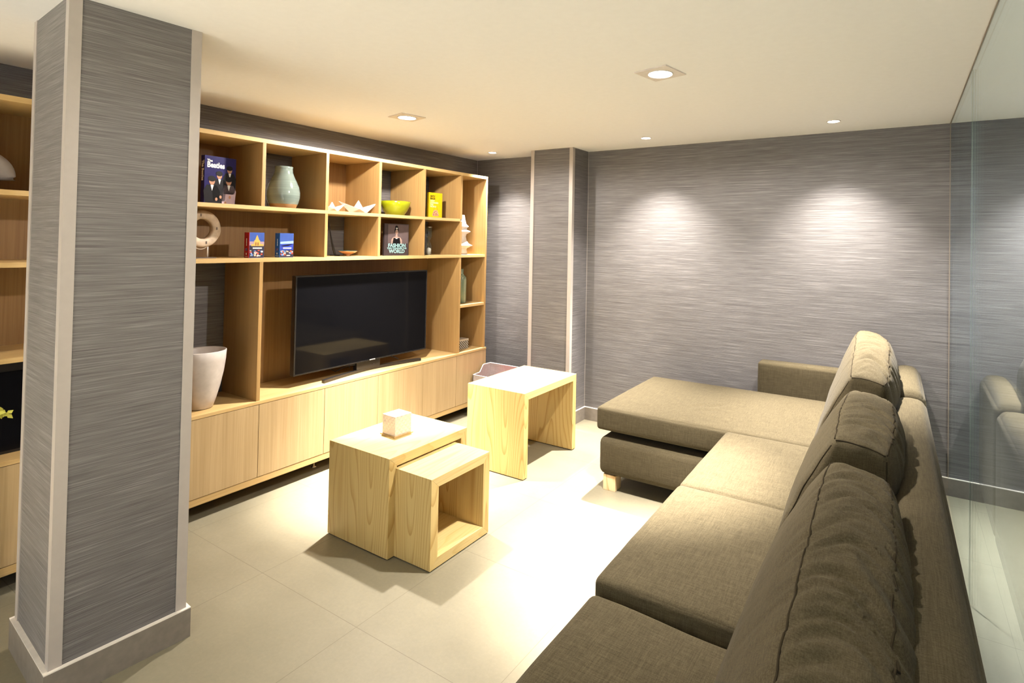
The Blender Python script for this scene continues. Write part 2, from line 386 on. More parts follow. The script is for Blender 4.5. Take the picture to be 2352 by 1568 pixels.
# ------------------------------------------------------------------ wall unit
XF = -3.488; XD = -3.481; XB = XW + 0.006
Z = dict(top=2.272, m1=1.843, m2=1.512, ct=0.610)
YD = [1.955, 2.402, 2.858, 3.318, 3.772]; YE = 4.137; TH = 0.022
YL = [0.14, 0.59, 1.045, 1.50]
unit = thing('bookcase', 'long light oak bookcase wall unit with open cubes above a row of cabinet doors', 'bookcase', (XF, 0.0, 0.0))
def ub(name, x0, x1, y0, y1, z0, z1, m, parent=unit, bev=0.0012):
    b = MB(); b.off = Vector((0,0,0)); b.box(x0-XF, x1-XF, y0, y1, z0, z1, bev=bev); return b.build(name, m, parent)
Y0 = -0.3
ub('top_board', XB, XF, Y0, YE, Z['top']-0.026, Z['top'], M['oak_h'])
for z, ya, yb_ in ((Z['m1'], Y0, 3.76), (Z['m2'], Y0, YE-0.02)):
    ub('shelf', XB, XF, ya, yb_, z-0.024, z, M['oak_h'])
ub('end_panel', XB, XF, YE-0.022, YE, Z['ct'], Z['top']-0.026, M['oak_v'])
def divider(yc, z0, z1): ub('divider', XB, XF-0.001, yc-TH/2, yc+TH/2, z0, z1, M['oak_v'])
zr1 = (Z['m1'], Z['top']-0.026); zr2 = (Z['m2'], Z['m1']-0.024); zr3 = (Z['ct'], Z['m2']-0.024)
for y in YD + YL: divider(y, *zr1)
for y in YD[1:] + YL[:1] + YL[3:]: divider(y, *zr2)
for y in (YD[0], YD[4], YL[3], YL[1]): divider(y, *zr3)
# the last divider runs through the second shelf board on the right
for z in (1.048,): ub('shelf', XB, XF-0.001, YD[4]+TH/2, YE-0.022, z-0.024, z, M['oak_h'])
ub('shelf', XB, XF-0.001, YL[1]+TH/2, YL[3]-TH/2, 1.076-0.024, 1.076, M['oak_h'])
# back panels behind some cubes
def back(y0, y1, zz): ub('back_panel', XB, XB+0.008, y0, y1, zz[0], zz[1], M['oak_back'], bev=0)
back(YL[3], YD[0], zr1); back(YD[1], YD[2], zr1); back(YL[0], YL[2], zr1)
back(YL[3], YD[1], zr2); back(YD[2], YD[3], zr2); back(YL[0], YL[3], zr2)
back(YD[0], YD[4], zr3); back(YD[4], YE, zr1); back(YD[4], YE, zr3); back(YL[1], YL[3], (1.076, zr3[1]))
# lower cabinets
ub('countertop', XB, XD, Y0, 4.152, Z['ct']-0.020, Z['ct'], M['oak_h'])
ub('cabinet_carcass', XB, XD-0.022, Y0, 4.150, 0.108, Z['ct']-0.020, M['oak_v'])
edges = [Y0] + YL + [1.9596, 2.4175, 2.875, 3.335, 3.742, 4.152]
for a, c in zip(edges[:-1], edges[1:]):
    ub('door', XD-0.021, XD-0.001, a+0.0015, c-0.0015, 0.133, Z['ct']-0.0225, M['door'])
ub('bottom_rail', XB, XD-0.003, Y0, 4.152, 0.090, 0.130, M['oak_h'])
ub('under_cabinet_shade', XB+0.02, XD-0.20, Y0, 4.12, 0.0, 0.108, M['dark'], bev=0)  # black block: shade of the open gap under the cabinets, as colour
b = MB(); b.lathe([(0, 0), (0.018, 0), (0.018, 0.006), (0.006, 0.010), (0.006, 0.109)], -0.14+XD-XF, 2.44, 0, 20); b.build('levelling_foot', M['chrome'], unit)
# ------------------------------------------------------------------ television
TX, TY0, TY1, TZ0, TZ1 = -3.588, 2.249, 3.462, 0.690, 1.381
tv = thing('television', 'black flat screen television on a curved stand in the large bookcase niche', 'television', (TX, (TY0+TY1)/2, Z['ct']))
hw = (TY1-TY0)/2; z0 = TZ0-Z['ct']; z1 = TZ1-Z['ct']
b = MB(); b.box(-0.045, -0.006, -hw, hw, z0, z1, bev=0.004); b.build('housing', M['black'], tv)
b = MB()
for d in ((-hw, hw, z0, z0+0.010), (-hw, hw, z1-0.010, z1), (-hw, -hw+0.010, z0+0.01, z1-0.01), (hw-0.010, hw, z0+0.01, z1-0.01)):
    b.box(-0.006, 0.0, d[0], d[1], d[2], d[3], bev=0.0015)
b.build('bezel', plain('tv_bezel', (0.014, 0.013, 0.013), 0.25, 0.4), tv)
b = MB(); b.box(-0.0065, -0.003, -hw+0.010, hw-0.010, z0+0.010, z1-0.010); b.build('screen', M['screen'], tv)
b = MB(); pts = []
for k in range(25):
    s_ = -1 + 2*k/24; yy = s_*0.455 + 0.045
    xx = 0.045 - 0.075*(1 - abs(s_)**1.5); pts.append((xx, yy, 0.011))
for i in range(24):
    (xa, ya, _), (xb_, yb2, _) = pts[i], pts[i+1]
    b.prism([(xa-0.018, ya, 0.0), (xb_-0.018, yb2, 0.0), (xb_+0.014, yb2, 0.0), (xa+0.014, ya, 0.0)], (0,0,0.022))
b.build('stand', M['black'], tv)
b = MB(); b.box(-0.055, -0.012, -0.09, 0.13, 0.012, 0.13, bev=0.006); b.build('stand_neck', M['black'], tv)
b = MB()
for yo, ph in ((-0.30, 0.0), (0.12, 1.0), (-0.12, 2.0)):
    b.tube([(-0.06-0.05*math.sin(k*0.3), yo+k*0.013, 0.02+0.05*abs(math.cos(k*0.22+ph))) for k in range(16)], 0.0035, 6)
b.build('cable', M['black'], tv)
# ------------------------------------------------------------------ text helper
def text(name, s, size, m, parent, loc, rot, bold=0.0, ext=0.0004, sx=1.0, sy=1.0, align='CENTER'):
    cu = bpy.data.curves.new(name, 'FONT'); cu.body = s; cu.size = size; cu.extrude = ext; cu.offset = bold
    cu.align_x = align; cu.align_y = 'CENTER'; cu.resolution_u = 3
    o = bpy.data.objects.new(name, cu); COL.objects.link(o)
    dg = bpy.context.evaluated_depsgraph_get(); me = bpy.data.meshes.new_from_object(o.evaluated_get(dg))
    bpy.data.objects.remove(o)
    me.name = name; me.materials.clear(); me.materials.append(m)
    for v in me.vertices: v.co.x *= sx; v.co.y *= sy
    q = bpy.data.objects.new(name, me); COL.objects.link(q); q.parent = parent; q.location = loc; q.rotation_euler = rot
    return q
FRONT = (R(90), 0, R(90))   # text facing +x, reading along +y
text('brand_lettering', 'SAMSUNG', 0.0095, plain('logo_silver', (0.8,0.8,0.8), 0.4), tv, (0.0006, 0.045, z0+0.006), FRONT, 0.0003, sx=1.2)
# ------------------------------------------------------------------ nesting tables
TT = 0.05
def waterfall(x0, x1, y0, y1, h, parent, closed=False, t=TT, foot=0.006):
    """mitred frame in the y-z plane, open along x; local coords"""
    w_ = y1 - y0; d = x1 - x0
    zb = foot
    def pr(name, pts, m):
        b = MB(); b.prism([(0, p, q) for p, q in pts], (d, 0, 0), bev=0.0015); return b.build(name, m, parent)
    pr('tabletop', [(0, h), (w_, h), (w_-t, h-t), (t, h-t)], M['ash_y'])
    lo = zb + t if closed else zb
    pr('side_panel', [(0, h), (t, h-t), (t, lo), (0, zb)], M['ash_z'])
    pr('side_panel', [(w_, h), (w_-t, h-t), (w_-t, lo), (w_, zb)], M['ash_z2'])
    if closed: pr('bottom_panel', [(0, zb), (w_, zb), (w_-t, zb+t), (t, zb+t)], M['ash_y'])
    if closed:
        b = MB(); b.box(0.006, d-0.006, 0.006, w_-0.006, 0, zb+0.001); b.build('foot_pad', M['dark'], parent)
    else:
        for yy in (0.004, w_-t+0.004):
            b = MB(); b.box(0.006, d-0.006, yy, yy+t-0.008, 0, zb+0.001); b.build('foot_pad', M['dark'], parent)
ta = thing('coffee_table', 'ash veneer block coffee table, the larger of the nested pair, tissue cube on top', 'table', (-2.743, 1.942, 0), 0)
waterfall(0, 0.49, 0, 0.582, 0.518, ta)
tb = thing('nesting_table', 'small hollow ash cube table half pulled out from under the coffee table', 'table', (-2.484, 1.984, 0), 0)
waterfall(0, 0.49, 0, 0.444, 0.458, tb, closed=True)
tc_ = thing('side_table', 'tall ash veneer bridge table standing alone between television cabinet and chaise', 'table', (-2.742, 3.072, 0), R(0.4))
waterfall(0, 0.513, 0, 0.706, 0.596, tc_)
# tissue cube
ti = thing('tissue_box', 'white quilted leather tissue box cube on the coffee table', 'tissue box', (-2.525, 2.225, 0.518), R(-3))
b = MB(); b.box(-0.066, 0.066, -0.066, 0.066, 0, 0.006, bev=0.001); b.build('wooden_base', C('box_base_tan', (0.50, 0.33, 0.13)), ti)
def quilt():
    m, nt, b_ = newmat('quilted_leather', 0.45, 0.4, (0.80, 0.70, 0.62))
    mp = mapping(nt, (1, 1, 1)); sep = N(nt, 'ShaderNodeSeparateXYZ'); nt.links.new(mp.outputs[0], sep.inputs[0])
    s1 = N(nt, 'ShaderNodeMath', operation='ADD'); nt.links.new(sep.outputs[0], s1.inputs[0]); nt.links.new(sep.outputs[1], s1.inputs[1])
    outs = []
    for sgn in ('ADD', 'SUBTRACT'):
        q = N(nt, 'ShaderNodeMath', operation=sgn); nt.links.new(s1.outputs[0], q.inputs[0]); nt.links.new(sep.outputs[2], q.inputs[1])
        k = N(nt, 'ShaderNodeMath', operation='MULTIPLY'); k.inputs[1].default_value = 105; nt.links.new(q.outputs[0], k.inputs[0])
        s_ = N(nt, 'ShaderNodeMath', operation='SINE'); nt.links.new(k.outputs[0], s_.inputs[0])
        a_ = N(nt, 'ShaderNodeMath', operation='ABSOLUTE'); nt.links.new(s_.outputs[0], a_.inputs[0]); outs.append(a_)
    mn = N(nt, 'ShaderNodeMath', operation='MINIMUM'); nt.links.new(outs[0].outputs[0], mn.inputs[0]); nt.links.new(outs[1].outputs[0], mn.inputs[1])
    bump(nt, b_, mn.outputs[0], 0.7, 0.004); return m
b = MB(); b.box(-0.057, 0.057, -0.057, 0.057, 0.006, 0.116, bev=0.002); b.build('cover', quilt(), ti)
b = MB(); b.lathe([(0, 0.1165), (0.02, 0.1165), (0.02, 0.1160)], n=24, sx=1.3); b.build('slot', C('slot_pale', (0.75,0.72,0.7)), ti)  # pale disc marks the opening
# ------------------------------------------------------------------ sofa
def smooth01(a): return max(0.0, min(1.0, a))
def axis_pts(h, r, step):
    k = [math.sin(i/4*math.pi/2) for i in range(5)]
    a = [-h + r*(1-math.cos(i/4*math.pi/2)) for i in range(5)]
    n = max(2, int((2*h-2*r)/step)); mid = [-h + r + (2*h-2*r)*i/n for i in range(1, n)]
    return a + mid + [-v for v in a[::-1]]
def softbox(hx, hy, hz, r, step=0.03, puff=(0,0,0), warp=None, amp=0.0, seed=0):
    """closed rounded box mesh (bmesh) with puffed faces; warp maps local points"""
    A = [axis_pts(h, r, step) for h in (hx, hy, hz)]; Hh = (hx, hy, hz)
    b = bmesh.new(); cache = {}
    def pt(p):
        key = tuple(round(c, 5) for c in p)
        if key in cache: return cache[key]
        inner = [max(-h+r, min(h-r, c)) for c, h in zip(p, Hh)]
        d = Vector(p) - Vector(inner)
        q = Vector(inner) + (d.normalized()*r if d.length > 1e-9 else d)
        for ax in range(3):
            if puff[ax]:
                o = [i for i in range(3) if i != ax]
                f = 1.0
                for i in o: f *= max(0.0, 1 - abs(p[i]/Hh[i])**2.4)
                q[ax] += puff[ax] * (q[ax]/Hh[ax]) * f
        if amp:
            nn = noise.noise(Vector((p[0]*5+seed, p[1]*5, p[2]*5))); q += q.normalized()*nn*amp
        if warp: q = warp(q, (p[0]/hx, p[1]/hy, p[2]/hz))
        v = b.verts.new(q); cache[key] = v; return v
    for ax in range(3):
        o = [i for i in range(3) if i != ax]
        for sgn in (-1, 1):
            U, V = A[o[0]], A[o[1]]
            for i in range(len(U)-1):
                for j in range(len(V)-1):
                    q = []
                    for (a, c) in ((U[i], V[j]), (U[i+1], V[j]), (U[i+1], V[j+1]), (U[i], V[j+1])):
                        p = [0,0,0]; p[ax] = sgn*Hh[ax]; p[o[0]] = a; p[o[1]] = c; q.append(pt(p))
                    if len(set(q)) < 3: continue
                    try: f = b.faces.new(list(dict.fromkeys(q))); f.smooth = True
                    except ValueError: pass
    return b
SP = Vector((-0.4, 3.3, 0))
sofa = thing('corner_sofa', 'large grey brown fabric corner sofa with chaise and loose back cushions', 'sofa', SP, R(0.8))
def sb(name, x0, x1, y0, y1, z0, z1, r=0.03, puff=(0,0,0), step=0.05, warp=None, amp=0.0, m=None, seed=0, parent=None):
    c = Vector(((x0+x1)/2, (y0+y1)/2, (z0+z1)/2)) - SP
    hx, hy, hz = (x1-x0)/2, (y1-y0)/2, (z1-z0)/2
    bm_ = softbox(hx, hy, hz, r, step, puff, warp, amp, seed)
    b = MB(); b._merge(bm_); o = b.build(name, m or M['fabric'], parent or sofa, c); return o
YN = 0.45     # near end of the sofa, outside the view
sb('base', -0.865, 0.10, YN, 4.28, 0.10, 0.352, 0.03, (0,0,0))
sb('chaise_base', -1.745, -0.86, 3.275, 4.285, 0.10, 0.348, 0.045, (0.004,0.010,0))
def seat_warp(dz_near=0.0, crown=0.0):
    def f(q, n):
        q.z += dz_near * (0.5 - n[1]*0.5) * (1 if n[2] > -0.5 else 0.4)
        q.z += 0.004*noise.noise(Vector((q.x*7, q.y*7, 3.1))) if n[2] > 0.5 else 0
        return q
    return f
sb('seat_cushion', -0.895, -0.12, 2.448, 3.282, 0.362, 0.545, 0.028, (0.010,0.004,0.014), 0.03, seat_warp())
sb('seat_cushion', -0.895, -0.12, 1.612, 2.446, 0.362, 0.545, 0.028, (0.010,0.004,0.016), 0.03, seat_warp())
def sunk(q, n):
    q.z -= 0.022*(0.5+0.5*n[0]) * (1 if n[2] > 0 else 0); q.z += 0.004*noise.noise(Vector((q.x*6, q.y*6, 9.1))) if n[2] > 0.5 else 0
    return q
sb('seat_cushion', -0.890, -0.12, 0.770, 1.600, 0.345, 0.512, 0.03, (0.010,0.004,0.012), 0.03, sunk)
def chaise_warp(q, n):
    if n[2] > 0.3:
        q.z += 0.016*max(0, 1-abs(n[1])**2)*max(0, 1-(n[0]*0.9)**2)
        for cx, cy, rot, a in ((-0.20, -0.16, 0.9, 0.009), (-0.12, -0.13, 0.9, 0.012), (-0.13, -0.24, 0.6, 0.007)):   # sat-in creases
            dx, dy = q.x-cx, q.y-cy; u = dx*math.cos(rot)+dy*math.sin(rot); v = -dx*math.sin(rot)+dy*math.cos(rot)
            q.z -= a*math.exp(-(u/0.07)**2-(v/0.012)**2) - a*0.6*math.exp(-(u/0.08)**2-((v-0.022)/0.015)**2)
    return q
sb('chaise_cushion', -1.768, -0.12, 3.284, 4.300, 0.390, 0.543, 0.024, (0.008,0.010,0.012), 0.02, chaise_warp)
def seam_line(parent_obj, pts, r=0.0028, name='seam'):
    b = MB(); b.tube(pts, r, 6); return b.build(name, M['seam'], parent_obj)
# armrest and back frame
sb('armrest', -0.925, 0.00, 4.305, 4.440, 0.10, 0.765, 0.022, (0.004,0.004,0.006))
def frame_warp(q, n):
    if n[2] > 0.6: q.z += 0.018*max(0, 1-n[0]**2)
    return q
sb('back_frame', -0.035, 0.130, YN, 3.615, 0.10, 0.800, 0.045, (0.004,0,0.012), 0.04, frame_warp)
sb('back_frame', -0.035, 0.130, 3.625, 4.440, 0.10, 0.822, 0.050, (0.004,0.006,0.022), 0.03, frame_warp)
# back cushions: (y0, y1, crest height function)
def back_cushion(y0, y1, ztop, seed, lean=0.0):
    hx, hy, hz, r = 0.12, (y1-y0)/2, 0.205, 0.030
    yc = (y0+y1)/2
    def warp(q, n):
        wz = (q.z + hz)/(2*hz); u = (q.x + hx)/(2*hx)
        yn = q.y/hy
        top = ztop(yn)
        xb0, xb1 = -0.425, -0.145; xt0, xt1 = -0.215, -0.060
        w_ = smooth01(wz)
        x = (xb0*(1-w_) + xt0*w_)*(1-u) + (xb1*(1-w_) + xt1*w_)*u
        # belly at the back and front
        bow = math.sin(math.pi*smooth01(wz*0.92))**0.9
        ends = max(0.0, 1-abs(yn)**3)**0.6
        x += u*bow*(0.028+0.075*ends) - (1-u)*bow*0.035*(0.4+0.6*ends)
        x -= lean*w_*w_*(0.35 + 0.65*max(0.0, yn))*(0.4+0.6*u)
        z = 0.540 + wz*(top-0.540) + (0.012*(1-abs(2*u-1)**2)*w_**3) - 0.028*u*w_**2
        # radial wrinkles across the top, stronger on the back side
        a = w_**2*0.0165*(0.45+0.8*u)*min(1, (1-abs(yn))*6)
        ph = q.y*1.0 + 0.10*(u-0.5)**2*4 + 0.03*noise.noise(Vector((q.y*3+seed, u*1.5, wz*2)))
        wv = noise.noise(Vector((ph*24+seed*9, u*1.2, wz*1.5+seed)))
        wv2 = noise.noise(Vector((ph*62+seed*5, u*2.5, wz*2.0+seed)))
        z += a*(-abs(wv)*2.0 + 0.5) + a*0.5*wv2
        x += 0.6*a*(u-0.5)*wv*2 + 0.006*noise.noise(Vector((q.y*4+seed, wz*4, u)))
        y = q.y + yc + 0.010*noise.noise(Vector((wz*3+seed, u*3, 0.3)))*abs(yn)
        return Vector((x, y, z)) - SP
    bm_ = softbox(hx, hy, hz, r, 0.012, (0,0.015,0), warp)
    b = MB(); b._merge(bm_); o = b.build('back_cushion', M['fabric'], sofa)
    def edge(px, pz, ylist):
        out = []
        for yy in ylist:
            q = Vector((px*(hx-r*0.3), yy, pz*(hz-r*0.3))); out.append(warp(q, (px, yy/hy, pz)))
        return out
    n = 60; ys_ = [-hy+0.02 + (2*hy-0.04)*k/n for k in range(n+1)]
    seam_line(o, edge(-1, 1, ys_)); seam_line(o, edge(1, 1, ys_))
    for sy in (-1, 1):
        P_ = []
        for k in range(21):
            xx = -hx*0.9 + 1.8*hx*k/20; P_.append(warp(Vector((xx, sy*(hy-r*0.3), hz-r*0.3)), (xx/hx, sy, 1)))
        seam_line(o, P_)
        for sx_ in (-1, 1):
            P_ = []
            for k in range(17):
                zz = -hz*0.9 + 1.8*hz*k/16*0.98; P_.append(warp(Vector((sx_*(hx-r*0.3), sy*(hy-r*0.3), zz)), (sx_, sy, zz/hz)))
            seam_line(o, P_)
    return o
back_cushion(3.240, 4.290, lambda s: 0.965 + 0.125*(1-((s-0.4)/1.4)**2), 1.0, 0.06)
back_cushion(2.175, 3.105, lambda s: 0.942 + 0.032*(1-s*s) - 0.018*s, 2.0)
back_cushion(0.90, 2.025, lambda s: 0.892 + 0.028*(1-s*s) + 0.045*s, 3.0)
# legs
for (x, y) in ((-1.71, 3.290), (-1.71, 4.17), (-0.83, YN+0.05), (-0.83, 2.3), (0.0, YN+0.05), (0.0, 4.1), (0.0, 2.3)):
    b = MB(); b.box(x-SP.x, x-SP.x+0.09, y-SP.y, y-SP.y+0.09, 0, 0.102, bev=0.003); b.build('leg', M['pine'], sofa)
# ------------------------------------------------------------------ objects on the shelves
S1, S2, SC = Z['m1'], Z['m2'], Z['ct']
def cover_poly(parent, name, pts, m, x=0.0, t=0.0005):
    """flat printed shape on a cover; pts in (y,z)"""
    b = MB(); b.prism([(x, p, q) for p, q in pts], (t, 0, 0)); return b.build(name, m, parent)
def ell(cy, cz, ry, rz, n=20, a0=0, a1=2*math.pi):
    return [(cy + ry*math.cos(a0+(a1-a0)*k/(n if a1-a0 > 6.2 else n-1)), cz + rz*math.sin(a0+(a1-a0)*k/(n if a1-a0 > 6.2 else n-1))) for k in range(n)]
def book(lab, loc, w_, h, d, cover, rz=0, name='book', group=None, spine=None, tilt=0):
    """front cover faces +x (local), spine at low y"""
    t = thing(name, lab, 'book', loc, rz, group); 
    if tilt: t.rotation_euler = (0, -tilt, rz)
    b = MB()
    b.box(-0.003, 0.0, 0, w_, 0, h, bev=0.0006); b.box(-d, -d+0.003, 0, w_, 0, h, bev=0.0006)
    b.build('cover', cover, t)
    b = MB(); b.box(-d, 0, -0.003, 0.0002, 0, h, bev=0.0006); b.build('spine', spine or cover, t)
    b = MB(); b.box(-d+0.003, -0.003, 0.002, w_-0.003, 0.003, h-0.003); b.build('pages', C('paper', (0.78,0.74,0.66), 0.8), t)
    return t
navy = C('cover_navy', (0.016, 0.013, 0.075), 0.3); skin = C('print_skin', (0.36, 0.19, 0.12)); blk = C('print_black', (0.006, 0.005, 0.006)); wht = C('print_white', (0.60,0.60,0.58))
bk = book('dark blue hardcover book with four young men on its cover, in the top row', (-3.60, 1.665, S1), 0.188, 0.292, 0.035, navy, R(6))
text('title_lettering', 'Beatles', 0.046, wht, bk, (0.0012, 0.010, 0.236), FRONT, 0.0016, sx=0.80, align='LEFT')
text('title_lettering', 'The', 0.020, wht, bk, (0.0012, 0.026, 0.262), FRONT, 0.0008)
text('spine_lettering', 'The Beatles', 0.026, wht, bk, (-0.017, -0.0036, 0.20), (R(90), R(90), 0), 0.0008)
def figure(par, cy, cz, s, suit=blk, side=1):
    cover_poly(par, 'suit_print', [(cy-0.030*s, max(0.004, cz-0.13*s)), (cy-0.036*s, cz-0.045*s), (cy-0.022*s, cz-0.018*s), (cy+0.022*s, cz-0.018*s), (cy+0.036*s, cz-0.045*s), (cy+0.030*s, max(0.004, cz-0.13*s))], suit, 0.0002)
    cover_poly(par, 'shirt_print', [(cy-0.006*s, cz-0.018*s), (cy+0.008*s, cz-0.018*s), (cy+0.001*s, cz-0.045*s)], wht, 0.0004)
    cover_poly(par, 'face_print', ell(cy, cz, 0.013*s, 0.018*s), skin, 0.0006)
    cover_poly(par, 'hair_print', ell(cy-0.001*side, cz+0.010*s, 0.017*s, 0.013*s), blk, 0.0008)
for (cy, cz, s, st) in ((0.136, 0.226, 1.15, blk), (0.074, 0.186, 1.2, blk), (0.030, 0.150, 1.35, blk), (0.132, 0.155, 1.3, C('print_pinkwhite', (0.42,0.32,0.36)))):
    figure(bk, cy+0.012, cz-0.010, s, st)
cover_poly(bk, 'trousers_print', [(0.015, 0.003), (0.020, 0.06), (0.175, 0.05), (0.182, 0.003)], blk, 0.0001)
for cy in (0.070, 0.095, 0.125, 0.152): cover_poly(bk, 'hand_print', ell(cy, 0.030+0.02*math.sin(cy*90), 0.007, 0.010), skin, 0.0010)
# celadon vase
def glaze():
    m, nt, b_ = newmat('celadon_glaze', 0.12, 0.6)
    mp = mapping(nt, (1,1,1)); sep = N(nt, 'ShaderNodeSeparateXYZ'); nt.links.new(mp.outputs[0], sep.inputs[0])
    n = noise_n(nt, mapping(nt, (3, 3, 90)), 1.0, 2)
    g = ramp(nt, n.outputs[0], [(0.3, (0.115, 0.145, 0.130)), (0.7, (0.150, 0.185, 0.165))])
    lt = N(nt, 'ShaderNodeMath', operation='LESS_THAN'); lt.inputs[1].default_value = 0.030; nt.links.new(sep.outputs[2], lt.inputs[0])
    nt.links.new(mix(nt, g.outputs[0], (0.24, 0.13, 0.055), lt.outputs[0]), b_.inputs['Base Color']); return m
vs = thing('vase', 'celadon grey green ceramic vase with bare brown foot, in the top row', 'vase', (-3.645, 2.178, S1))
b = MB(); b.lathe([(0, 0), (0.072, 0), (0.078, 0.006), (0.092, 0.035), (0.102, 0.075), (0.103, 0.11), (0.096, 0.15), (0.080, 0.19), (0.064, 0.225), (0.056, 0.25), (0.054, 0.275), (0.057, 0.287), (0.053, 0.289), (0.049, 0.275), (0.048, 0.24), (0, 0.22)], n=56)
b.build('body', glaze(), vs)
# no panel behind the vase; the paler wall there is lamp light
# paper boats
def boat(lab, loc, s, rz):
    t = thing('paper_boat', lab, 'ornament', loc, rz, 'folded white boats')
    L, W_, Hh = 0.120*s, 0.040*s, 0.035*s
    b = MB(); m = M['matte_white']
    # hull: two flared side panels each folded from keel to rim, bow and stern raised
    for sg in (-1, 1):
        outer = [(-L*0.42, 0, 0), (L*0.42, 0, 0), (L, 0, Hh*2.0), (0, sg*W_, Hh*0.70), (-L, 0, Hh*2.0)]
        for tri in ((0,1,3), (1,2,3), (0,3,4)):
            P_ = [Vector(outer[i]) for i in tri]; n_ = (P_[1]-P_[0]).cross(P_[2]-P_[0]).normalized()*0.0016
            b.prism(P_, n_)
    b.build('hull', m, t)
    b = MB()
    for sg in (-1, 1):
        P_ = [Vector((-L*0.38, 0, 0.006)), Vector((L*0.38, 0, 0.006)), Vector((0, sg*0.004, Hh*2.35))]
        n_ = Vector((0, sg*0.0016, 0)); b.prism(P_, n_)
    b.build('sail_fold', m, t); return t
boat('white porcelain folded boat, the larger one with its sail fold raised', (-3.585, 2.735, S1), 1.18, R(66))
boat('white porcelain folded boat, the smaller one behind the divider', (-3.60, 2.520, S1), 0.85, R(84))
# lime bowl
bw = thing('bowl', 'shiny lime green round bowl in the top row', 'bowl', (-3.66, 3.155, S1))
b = MB(); b.lathe([(0, 0), (0.062, 0), (0.075, 0.008), (0.100, 0.045), (0.117, 0.085), (0.124, 0.118), (0.121, 0.120), (0.112, 0.085), (0.094, 0.046), (0.07, 0.014), (0, 0.010)], n=56)
b.build('body', C('lime_glaze', (0.24, 0.26, 0.006), 0.12, spec=0.6), bw)
# yellow book
yel = C('cover_yellow', (0.60, 0.40, 0.008), 0.35)
yb = book('yellow book about fifty bags with a patterned handbag on its cover', (-3.60, 3.475, S1), 0.152, 0.225, 0.024, yel, R(-4), spine=C('cover_yellow_spine', (0.68, 0.48, 0.02), 0.35))
text('title_lettering', 'FIFTY', 0.023, blk, yb, (0.0006, 0.014, 0.190), FRONT, 0.0008, align='LEFT')
text('title_lettering', 'BAGS', 0.023, blk, yb, (0.0006, 0.014, 0.171), FRONT, 0.0008, align='LEFT')
for s_, zz in (('THAT', 0.151), ('CHANGED', 0.134), ('THE', 0.117), ('WORLD', 0.100)):
    text('title_lettering', s_, 0.019, C('print_cream', (0.85, 0.76, 0.42)), yb, (0.0006, 0.014, zz), FRONT, 0.0004, align='LEFT')
cover_poly(yb, 'bag_print', [(0.045, 0.016), (0.040, 0.030), (0.058, 0.070), (0.096, 0.070), (0.114, 0.030), (0.108, 0.016)], C('print_rose', (0.50, 0.27, 0.16)), 0.0003)
b = MB()
for k in range(26):
    cy = 0.048 + random.random()*0.058; cz = 0.020 + random.random()*0.044
    b.prism([(0.0006, p, q) for p, q in ell(cy, cz, 0.003, 0.0035, 7)], (0.0004,0,0))
b.build('bag_spots', C('print_plum', (0.22, 0.06, 0.05)), yb)
b = MB(); b.tube([(0.0008, 0.077+0.022*math.cos(a), 0.068+0.036*math.sin(a)) for a in [math.pi*k/16 for k in range(17)]], 0.0012, 6); b.build('bag_handle_print', C('print_brown', (0.35, 0.16, 0.04)), yb)
# stone ring on stand
rg = thing('stone_ring', 'cream stone disc with round hole on a metal stand beside pillar', 'ornament', (-3.65, 1.675, S2), R(8))
bb = bmesh.new(); n1, n2 = 56, 16
vv = [[None]*n2 for _ in range(n1)]
for i in range(n1):
    a = 2*math.pi*i/n1
    rm, rs = 0.0860, 0.0270
    for j in range(n2):
        q = 2*math.pi*j/n2; cx_, sz_ = math.cos(q), math.sin(q)
        sx_ = math.copysign(abs(sz_)**0.6, sz_); cr = math.copysign(abs(cx_)**0.6, cx_)
        r_ = rm + rs*cr + 0.002*noise.noise(Vector((a*3, q, 1)))
        vv[i][j] = bb.verts.new((0.024*sx_, r_*math.cos(a), 0.178 + r_*math.sin(a)))
for i in range(n1):
    for j in range(n2):
        f = bb.faces.new([vv[i][j], vv[(i+1)%n1][j], vv[(i+1)%n1][(j+1)%n2], vv[i][(j+1)%n2]]); f.smooth = True
b = MB(); b._merge(bb); b.build('disc', plain('cream_stone', (0.42, 0.33, 0.24), 0.6, var=0.18), rg)
b = MB()
for a in (-0.035, 1.35, 3.1): b.box(0.0235, 0.026, 0.080*math.cos(a-1.3)-0.003, 0.080*math.cos(a-1.3)+0.003, 0.178+0.085*math.sin(a-1.3)-0.008, 0.178+0.085*math.sin(a-1.3)+0.008)
b.build('staple', C('iron_dark', (0.08,0.06,0.05)), rg)
b = MB()
for yy in (-0.042, 0.042): b.tube([(0, yy, 0.004), (0, yy, 0.085)], 0.0035, 10)
b.tube([(0, 0.060*math.cos(a), 0.130-0.075*math.sin(a)) for a in [0.75+1.64*k/16 for k in range(17)]], 0.003, 8)
b.build('stand_rods', M['steel'], rg)
b = MB(); b.box(-0.035, 0.035, -0.075, 0.075, 0, 0.005, bev=0.001); b.build('stand_base', C('iron_dark', (0.08,0.06,0.05)), rg)
